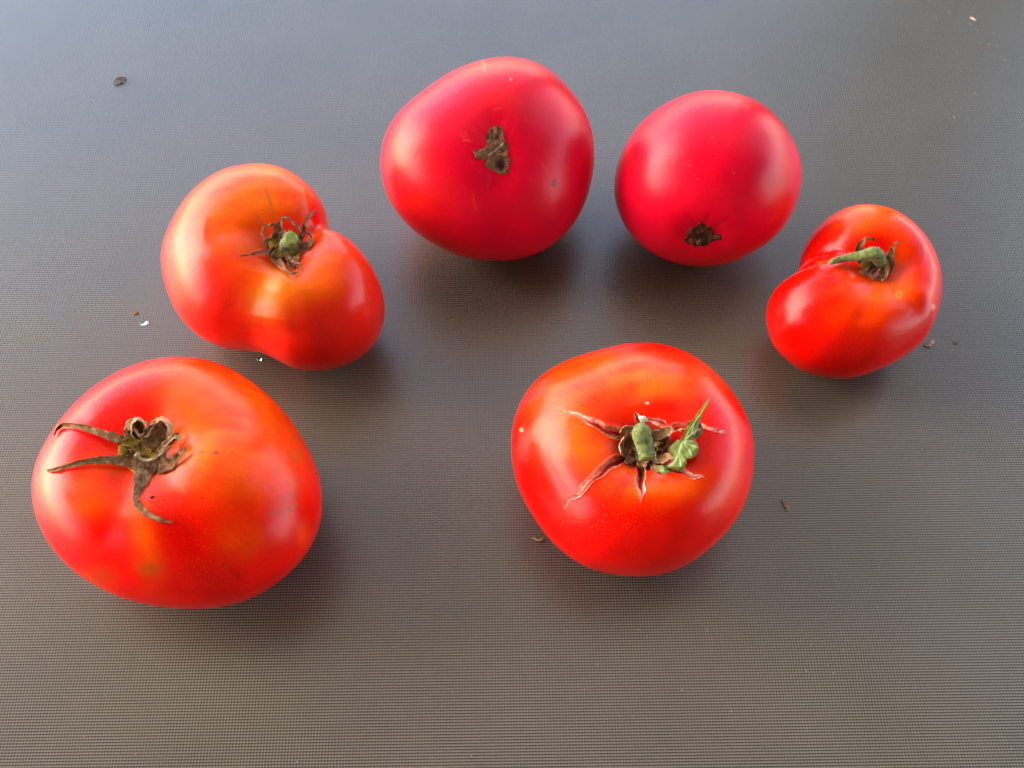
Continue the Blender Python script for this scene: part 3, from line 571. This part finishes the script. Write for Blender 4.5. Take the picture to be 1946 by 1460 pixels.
# ---- top right round tomato
t = Tomato('t4'); t.col[:] = PINK
for a in ((1470, 240, 30, 40, (.62, .010, .004), .6), (1390, 190, 60, 20, (.64, .03, .01), .5), (1490, 400, 25, 50, (.62, .008, .004), .8), (1200, 310, 14, 25, (.60, .004, .004), .6), (1455, 470, 14, 6, (.2, .004, .01), .7, -35)): t.blob(*a)
for x, y in ((1354, 263), (1326, 342), (1309, 315), (1395, 330)): t.blob(x, y, 1.4, 1.4, (.75, .25, .2), .4)
t.blob(1336, 447, 48, 36, (.36, .0006, .008), .5); t.groove([(1310, 448), (1360, 446)], 26, .0011, .0, False); pucker(t, 1336, 446, 36, 26, 9, .00012)
t.build('smooth round crimson tomato with a small dark brown scar near its lower edge', M['skin_pink']); T4 = t
pol = q([(840, 330), (910, 400), (960, 460), (1050, 460), (1150, 480), (1180, 560), (1230, 680), (1300, 720), (1450, 750), (1520, 740), (1470, 820), (1490, 910), (1330, 930), (1200, 960), (1080, 1060), (1000, 1110), (880, 1120), (760, 1110), (660, 1160), (600, 1090), (520, 1040), (370, 1030), (270, 890), (380, 850), (400, 740), (400, 620), (330, 580), (460, 570), (560, 530), (700, 460), (780, 400)], 16.2, 1280, 400)
patch('blossom_scar', t.at, ragged(pol, 2.6, 8.), 1.0, scar_h([(1340, 455, 8, 10, .00015)]), scar_c((.085, .027, .012), (.15, .055, .026), (.03, .009, .005), [(1339, 452, 6, 14, (.025, .01, .008), .6), (1320, 446, 5, 6, (.03, .012, .01), .6)],
      [([(1328, 458), (1325, 462)], 1.6, (.36, .22, .13)), ([(1330, 452), (1323, 470)], 1.1, (.2, .11, .07)), ([(1355, 450), (1369, 450)], 4, (.115, .06, .035))]), M['paint'], t.root, t.base)

# ---- small folded tomato at right
t = Tomato('t5'); t.col[:] = RED
for a in ((1660, 398, 75, 26, ORANGE, 1.), (1640, 425, 50, 30, ORANGE, .7), (1710, 470, 40, 60, ORANGE, .35), (1700, 550, 75, 36, ORANGE, .95), (1620, 535, 50, 28, ORANGE, .6), (1590, 515, 30, 14, ORANGE, .5), (1640, 600, 60, 30, ORANGE, .35), (1660, 460, 45, 26, RED, .8), (1575, 450, 40, 35, DEEP, .4), (1545, 480, 20, 25, DEEP, .6)): t.blob(*a)
t.blob(1711, 556, 6, 6, (.5, .3, .03), .8); t.blob(1711, 556, 2.2, 2.2, (.05, .02, .01), .9); t.blob(1669, 689, 3, 2, (.03, .01, .005), .9); t.blob(1543, 666, 4, 3, (.3, .01, .005), .5)
t.stroke([(1768, 607), (1771, 590)], 2.5, (.45, .004, .004), .8); t.blob(1775, 581, 3, 5, (.75, .45, .4), .7); t.stroke([(1556, 498), (1585, 492)], 2.5, (.2, .12, .02), .5)
t.groove([(1650, 500), (1600, 502), (1560, 506)], 22, .0006); t.groove([(1680, 500), (1730, 490), (1790, 480)], 22, .0010); t.groove([(1655, 530), (1645, 570), (1640, 620)], 24, .0008); t.groove([(1690, 525), (1730, 570), (1760, 600)], 20, .0007)
t.build('smallest tomato, folded into two lobes, its fuzzy green stem lying over to the left', M['skin_red']); T5 = t
cal = disc('calyx', t.at(1664, 509, .0010)[0], t.at(1664, 509)[1] + unit(CAM - t.C) * .8, .0058, .0030, M['sepal_rosy'], t.root, t.base, seed=12)
S = lambda pts, mat='sepal_rosy', **k: ribbon('sepal', t.at, pts, M[mat], cal, t.base, **k)
S([(1650, 500, 2.0, 30, 0), (1638, 484, 4.0, 24, 0), (1633, 474, 5.4, 17, 10), (1638, 463, 6.6, 13, 20), (1645, 455, 7.2, 8, 40), (1652, 453, 7.4, 5, 50), (1659, 455, 7.0, 5, 40), (1662.5, 459, 6.4, 4, 30)], 'sepal_dark', seed=1, n=32)
S([(1670, 512, 2.0, 40, 0), (1685, 500, 3.2, 32, 0), (1692, 487, 4.4, 18, 10), (1697, 474, 5.4, 9, 30), (1700, 465, 6.0, 6, 40), (1705, 460, 6.4, 4, 40), (1713, 460.5, 6.2, 2, 20)], 'sepal', seed=2, n=32)
S([(1664, 498, 3.6, 20, 0), (1653, 512, 4.0, 14, 20), (1641, 517, 3.6, 10, 10), (1634, 517, 3.0, 5, 0)], 'sepal_rosy', seed=3)
S([(1668, 500, 4.0, 14, 0), (1663, 515, 4.2, 18, 0), (1658, 525, 3.4, 14, 0)], 'sepal_rosy', seed=4)
S([(1670, 502, 4.0, 16, 0), (1677, 513, 4.0, 24, 0), (1675, 525, 3.0, 22, 0), (1670, 531, 2.2, 12, 0)], 'sepal', seed=5)
S([(1672, 500, 4.4, 8, 30), (1681, 506, 4.4, 6, 40), (1685, 516, 3.8, 5, 40), (1683, 525, 2.8, 4, 30)], 'sepal_pale', seed=6)
lump('ovary_swelling', t.at(1645, 505, .0034)[0], (.0022, .0018, .0018), M['olive'], cal, t.base, seed=2)
pp = [t.at(1672, 503, .002)[0], t.at(1670, 490, .0072)[0], t.at(1661, 481, .0095)[0], t.at(1645, 484.5, .0092)[0], t.at(1615, 489, .0075)[0], t.at(1592, 494, .0062)[0], t.at(1581, 499, .0054)[0], t.at(1575, 502.5, .0048)[0]]
stem, P, R = tube('stem', pp, [.0021, .0025, .0024, .0019, .0015, .0012, .0008, .0002], M['stem'], t.root, t.base, seed=9, n=30)
cutp = [t.at(1596, 490.5, .0076)[0], t.at(1588, 493, .0072)[0], t.at(1580, 499, .0062)[0], t.at(1575, 503, .0052)[0]]
tube('cut_face', cutp, [.0003, .0007, .0005, .0002], M['cut'], stem, t.base, K=10, n=10, seed=3)
hairs('stem_hair', P, R, 420, .0011, stem, t.base)

# ---- split tomato, lower right of centre
t = Tomato('t6', 720, 420); t.col[:] = RED
for a in ((1195, 725, 120, 45, ORANGE, .95), (1090, 790, 55, 60, ORANGE, .8), (1120, 850, 70, 40, ORANGE, .8), (1310, 735, 55, 40, ORANGE, .4), (1235, 930, 75, 30, ORANGE, 1.), (1180, 905, 25, 25, ORANGE, .8), (1290, 925, 45, 20, ORANGE, .7), (1160, 800, 40, 20, RED, .4), (1270, 775, 60, 20, RED, .8), (1375, 930, 40, 50, ORANGE, .3), (1020, 780, 25, 40, ORANGE, .25)): t.blob(*a)
t.blob(991, 818, 3, 3, (.8, .5, .3), .9); t.blob(1164, 848, 5, 5, (.6, .1, .12), .6); t.blob(1253, 905, 12, 6, (.62, .16, .13), .7); t.blob(1229.5, 767, 3.2, 1.4, (.85, .7, .5), .9)
for i in range(14): t.blob(1212 + rnd.gauss(0, 5), rnd.uniform(730, 785), 1.3, 1.3, (.12, .05, .01), .7)
t.groove([(1200, 690), (1212, 770)], 30, .0006); t.bulge(1235, 935, 50, 25, .0010)
# corky funnel round the stem
f = np.exp(-t.ell(1222, 850, 46, 40) ** 2) * t.face; t.P -= t.N * (.0032 * f)[..., None]; t.refresh()
f = np.exp(-t.ell(1222, 850, 50, 43) ** 3) * t.face; wv = .5 + .5 * waves(t.P, 1500, 5)[..., None] * .6
t.col += ((np.array((.05, .026, .016)) + (np.array((.24, .15, .09)) - np.array((.05, .026, .016))) * wv) - t.col) * f[..., None]; t.cork = np.maximum(t.cork, f * .7)
CR = [([(1063, 778, .8), (1088, 786, 3), (1112, 796, 5.5), (1133, 808, 8.5), (1158, 819, 12), (1181, 830, 13)], .0022, 1, .9),
      ([(1072, 967, .8), (1090, 947, 4), (1112, 926, 6.5), (1130, 908, 7), (1151, 889, 11), (1172, 876, 11), (1192, 868, 9)], .0024, 2, .8),
      ([(1219, 953, .8), (1218.5, 934, 7), (1218, 913, 10), (1217, 893, 9)], .0028, 3, .9),
      ([(1341, 908.5, .8), (1322, 906, 4.5), (1304, 901, 6.5), (1281, 893, 6), (1262, 886, 5)], .0020, 4, .5),
      ([(1385, 819, .8), (1367, 822, 3), (1350, 817, 3.6), (1334, 809, 4), (1310, 806, 6), (1285, 814, 8), (1262, 826, 9)], .0020, 5, .2),
      ([(1208, 781, 1), (1212, 793, 6), (1216, 806, 9)], .0022, 6, .2),
      ([(1228, 795, 1.5), (1246, 801, 6), (1262, 810, 7), (1272, 818, 5)], .0024, 7, .0)]
for c in CR: t.crack(*c); t.refresh()
t.build('tomato with star-shaped splits round its short green stem and a leaf on top', M['skin_red']); T6 = t
cal = disc('calyx', t.at(1224, 850, .0010)[0], t.at(1224, 850)[1], .0052, .0022, M['sepal_dark'], t.root, t.base, seed=21)
S = lambda pts, mat='sepal', **k: ribbon('sepal', t.at, pts, M[mat], cal, t.base, **k)
S([(1216, 830, 2.4, 24, 0), (1205, 822, 3.6, 24, 0), (1192, 816, 4.4, 18, 20), (1183, 819, 4.0, 11, 40), (1181, 828, 3.0, 5, 30)], 'sepal_pale', curl=.3, seed=1)
S([(1212, 848, 2.0, 40, 0), (1198, 848, 2.8, 38, 0), (1186, 848, 2.8, 26, 0)], 'sepal_dark', curl=.28, seed=2)
S([(1204, 822, 4.6, 5, 30), (1192, 829, 4.8, 8, 40), (1183, 838, 4.6, 7, 50), (1179, 850, 4.2, 6, 50), (1183, 862, 3.8, 6, 40), (1193, 870, 3.2, 5, 30)], 'sepal_pale', curl=.2, seed=3)
S([(1234, 842, 2.4, 22, 0), (1246, 834, 4.0, 30, 0), (1260, 826, 5.0, 26, 0), (1270, 820, 5.4, 20, 10), (1279, 815, 5.2, 10, 10)], 'sepal_pale', curl=.22, seed=4)
S([(1240, 848, 2.2, 26, 0), (1256, 846, 3.4, 22, 0), (1266, 838, 4.0, 16, 0), (1271, 830, 4.0, 7, 0)], 'sepal', curl=.22, seed=5)
S([(1236, 862, 2.0, 20, 0), (1246, 872, 3.4, 15, 0), (1258, 873, 4.2, 16, 0), (1270, 869, 4.4, 15, 20), (1279, 872, 3.6, 7, 30)], 'sepal_pale', curl=.3, seed=6)
S([(1222, 868, 2.2, 30, 0), (1221, 880, 3.0, 24, 0), (1222, 888, 2.6, 14, 0), (1221, 895, 1.6, 4, 0)], 'sepal', curl=.2, seed=7)
S([(1236, 838, 2.2, 24, 0), (1246, 858, 2.4, 30, 0), (1262, 860, 2.2, 22, 0)], 'sepal_dark', curl=.15, seed=8)
S([(1208, 860, 2.0, 22, 0), (1198, 872, 2.4, 18, 0), (1190, 880, 1.8, 8, 0)], 'sepal', curl=.2, seed=9)
S([(1236, 878, 1.8, 14, 0), (1244, 890, 2.0, 12, 0), (1250, 898, 1.4, 5, 0)], 'sepal', curl=.2, seed=10)
pp = [t.at(1222, 838, .0015)[0], t.at(1217, 815, .0072)[0], t.at(1219, 822, .0098)[0], t.at(1224, 845, .0094)[0], t.at(1230, 872, .0080)[0]]
stem, P, R = tube('stem', [pp[1], pp[2], pp[3], t.at(1228, 862, .0086)[0], pp[4]], [.0019, .0031, .0029, .0027, .00265], M['stem'], t.root, t.base, seed=14, n=28, jit=.035)
tube('stem_foot', [pp[0], t.at(1219, 826, .0045)[0], t.at(1218, 818, .0078)[0]], [.0024, .0023, .0021], M['stem'], stem, t.base, seed=15, n=10)
disc('cut_face', P[-1], unit(P[-1] - P[-3]), .0026, .0003, M['cut'], stem, t.base, seed=16, jit=.03)
hairs('stem_hair', P, R, 380, .0010, stem, t.base)
o = lump('pale_crumb', t.at(1221.5, 797, .0028)[0], (.0013, .0011, .0012), M['crumb'], seed=31, k=.5); tag(o, 'white fluffy crumb just above the green stem of the split tomato', 'crumb')
o = lump('pale_crumb', t.at(1294, 818, .0016)[0], (.0006, .0008, .0006), M['straw'], seed=33, k=.4); tag(o, 'tiny tan crumb in the right split, left of the lobed leaf', 'crumb')

# pale lobed leaf lying on the split tomato
LEAF = [(1322, 798), (1330, 802), (1335, 811), (1334, 823), (1327, 832), (1319, 835), (1326, 843), (1328, 854), (1323, 866), (1313, 872), (1304, 872), (1305, 881), (1300, 891), (1290, 896), (1279, 893), (1273, 889), (1272, 896), (1266, 901), (1258, 900), (1250, 893), (1248, 885), (1254, 884), (1265, 885), (1274, 881), (1280, 874), (1277, 867), (1270, 860), (1270, 852), (1275, 847), (1280, 842), (1288, 836), (1296, 837), (1299, 828), (1303, 815), (1308, 804), (1315, 799)]
VE = [[(1297, 838), (1310, 845), (1325, 850)], [(1297, 838), (1308, 853), (1314, 866)], [(1297, 838), (1312, 826), (1330, 815)], [(1297, 838), (1290, 858), (1293, 885)], [(1290, 858), (1300, 876)], [(1290, 862), (1280, 880)], [(1280, 880), (1262, 893)], [(1297, 838), (1316, 838)], [(1312, 826), (1318, 808)]]
def leaf_h(x, y, sd):
    d = min(seg_dist(np.array([[x, y]]), v_)[0][0] for v_ in VE)
    return .0036 + .0004 * smooth01(sd / 8.) - .0002 * math.exp(-(d / 1.6) ** 2) + .0003 * math.sin(x * .25) * math.sin(y * .22)
def leaf_c(x, y, sd):
    d = min(seg_dist(np.array([[x, y]]), v_)[0][0] for v_ in VE); c = np.array((.21, .26, .04))
    up = smooth01((838 - y) / 14.) * smooth01((x - 1290) / 12.); c = c + (np.array((.13, .165, .06)) - c) * up
    c = c + (np.array((.32, .33, .045)) - c) * math.exp(-((x - 1274) / 7) ** 2 - ((y - 855) / 12) ** 2)
    c = c + (np.array((.26, .36, .06)) - c) * math.exp(-((x - 1261) / 11) ** 2 - ((y - 892) / 9) ** 2)
    c = c + (np.array((.12, .07, .02)) - c) * math.exp(-((x - 1291.5) / 2.2) ** 2 - ((y - 855) / 3) ** 2)
    return c + (np.array((.66, .72, .30)) - c) * .85 * math.exp(-(d / 1.5) ** 2)
o = patch('leaf', t.at, LEAF, 1.6, leaf_h, leaf_c, M['leaf'], None, t.at(1290, 860)[0], .0003); tag(o, 'pale green lobed leaf scrap lying across the splits right of the green stem', 'leaf')
o = ribbon('grass_blade', t.at, [(1296, 838, 5.2, 7, 0), (1308, 818, 5.6, 8, 10), (1322, 797, 6.0, 7, 15), (1338, 773, 6.6, 6, 20), (1350, 756, 7.2, 1.5, 20)], M['blade'], None, t.at(1296, 838)[0], thick=.0003, curl=.2, wr=.00003)
tag(o, 'bright green pointed grass blade lying on the lobed leaf', 'grass blade')
o = ribbon('straw', t.at, [(1332, 779, 5.0, 3, 0), (1329, 795, 5.4, 6, 10), (1324, 811, 5.2, 5, 10), (1318.5, 827, 4.8, 2, 0)], M['straw'], None, t.at(1326, 805)[0], thick=.0003, curl=.25, wr=.00004)
tag(o, 'thin dry straw sliver beside the grass blade on the upper leaf lobe', 'straw')

# ---- litter on the mat
def mat_at(x, y, lift=0.): p = on_mat(x, y, .0003); return p - ray(x, y) * lift, np.array([0, 0, 1.])
def drop(x, y, rx, ry, h, label, rot=0.):
    c = on_mat(x, y, 0); z = px2m(c); V = []; A, B = 20, 6
    for i in range(B):
        f_ = math.cos(i / B * math.pi / 2); zz = math.sin(i / B * math.pi / 2)
        for j in range(A):
            a = 2 * math.pi * j / A; m = 1 + .08 * math.sin(2 * a + 1) + .05 * math.sin(3 * a); X, Y = rx * z * f_ * math.cos(a) * m, ry * z * f_ * math.sin(a) * m
            V.append(c + np.array([X * math.cos(rot) - Y * math.sin(rot), X * math.sin(rot) + Y * math.cos(rot), .00006 + h * zz]))
    V.append(c + np.array([0, 0, .00006 + h])); Fc = [(i * A + j, i * A + (j + 1) % A, (i + 1) * A + (j + 1) % A, (i + 1) * A + j) for i in range(B - 1) for j in range(A)]
    Fc += [((B - 1) * A + j, (B - 1) * A + (j + 1) % A, B * A) for j in range(A)]; Fc.append(tuple(range(A))[::-1])
    tag(finish('water_droplet', V, Fc, M['water'], None, c), label, 'droplet')
drop(274, 614, 8, 5.5, .00045, 'larger clear water droplet on the mat left of the two-lobed tomato', .3)
drop(493, 684, 4.5, 4, .0004, 'tiny round water droplet in the shade between the two left tomatoes')
def husk(pts, label, mat='husk', cat='husk', **k):
    o = ribbon('seed_husk' if cat == 'husk' else 'plant_scrap', mat_at, pts, M[mat], None, on_mat(pts[0][0], pts[0][1], 0), **k); tag(o, label, cat)
husk([(217, 161, .2, 3, 0), (222, 157, .5, 10, 10), (229, 153, .6, 12, 10), (235, 150, .4, 8, 0), (239, 147, .2, 2, 0)], 'grey seed husk alone on the mat near the upper left corner', curl=.45)
husk([(1757, 653, .3, 4, 20), (1762, 656, .4, 6, 20), (1767, 655, .5, 7, 0), (1772, 650, .6, 7, 0), (1775, 646, .5, 4, 0)], 'pale curled husk at the lower right edge of the smallest tomato', 'crumb', curl=.35)
husk([(1484, 951, .2, 2, 0), (1487, 951, .6, 3, 40), (1491, 955, .6, 3, 40), (1493, 961, .4, 6, 20), (1497, 966, .3, 6, 0), (1495, 971, .2, 2, 0)], 'brown hooked plant scrap on the mat right of the split tomato', 'straw', 'plant scrap', curl=.3, n=20)
husk([(1012, 1022, .2, 2, 0), (1020, 1026, .4, 4, 10), (1027, 1025, .5, 7, 0), (1030, 1021, .5, 4, 0)], 'tiny yellowish husk tucked against the lower left side of the split tomato', 'straw', curl=.3, n=16)
husk([(861, 1072, .1, 1.5, 0), (864, 1074, .3, 3, 0), (866, 1077, .1, 1.5, 0)], 'tiny pale fleck of husk on the mat below the centre, between the front tomatoes', 'crumb', curl=.3, n=10)
husk([(1843, 33, .1, 2, 0), (1848, 35, .3, 3.5, 0), (1855, 40, .2, 1.5, 0)], 'white husk sliver among the specks in the top right corner', 'crumb', curl=.3, n=10)
for x, y, r_, lab in ((1817, 651, 5, 'flat dark brown stain of dried juice right of the smallest tomato'), (258, 596, 4.5, 'flat dark smudge on the mat just above the larger droplet')):
    c = on_mat(x, y, .0001); tag(lump('dried_stain', c, (r_ * px2m(c), r_ * .9 * px2m(c), .00012), M['olive'], seed=int(x), k=.3), lab, 'stain')
# fine pale dust scattered over the mat, one object
V = []; Fc = []
for i in range(330):
    x, y = rnd.uniform(-20, 1970), rnd.uniform(-20, 1480)
    if i < 60: x, y = rnd.gauss(1840, 70), rnd.gauss(70, 70)
    elif i < 170: x, y = rnd.uniform(1100, 1960), rnd.uniform(900, 1470)
    c = on_mat(x, y, .00012); s_ = px2m(c) * abs(rnd.gauss(.75, .35)) * (1.3 if rnd.random() < .08 else 1); a = rnd.uniform(0, 6.28); e = s_ * (rnd.uniform(1, 2.2) if rnd.random() < .965 else rnd.uniform(3, 6)); k = len(V)
    ca, sa = math.cos(a), math.sin(a); b_ = np.array([ca, sa, 0]); d_ = np.array([-sa, ca, 0])
    V += [c - b_ * e, c - d_ * s_, c + b_ * e, c + d_ * s_, c + np.array([0, 0, s_ * .8])]
    Fc += [(k, k + 1, k + 4), (k + 1, k + 2, k + 4), (k + 2, k + 3, k + 4), (k + 3, k, k + 4)]
o = finish('dust_specks', V, Fc, M['dust'], None, (0, 0, 0)); o['kind'] = 'stuff'
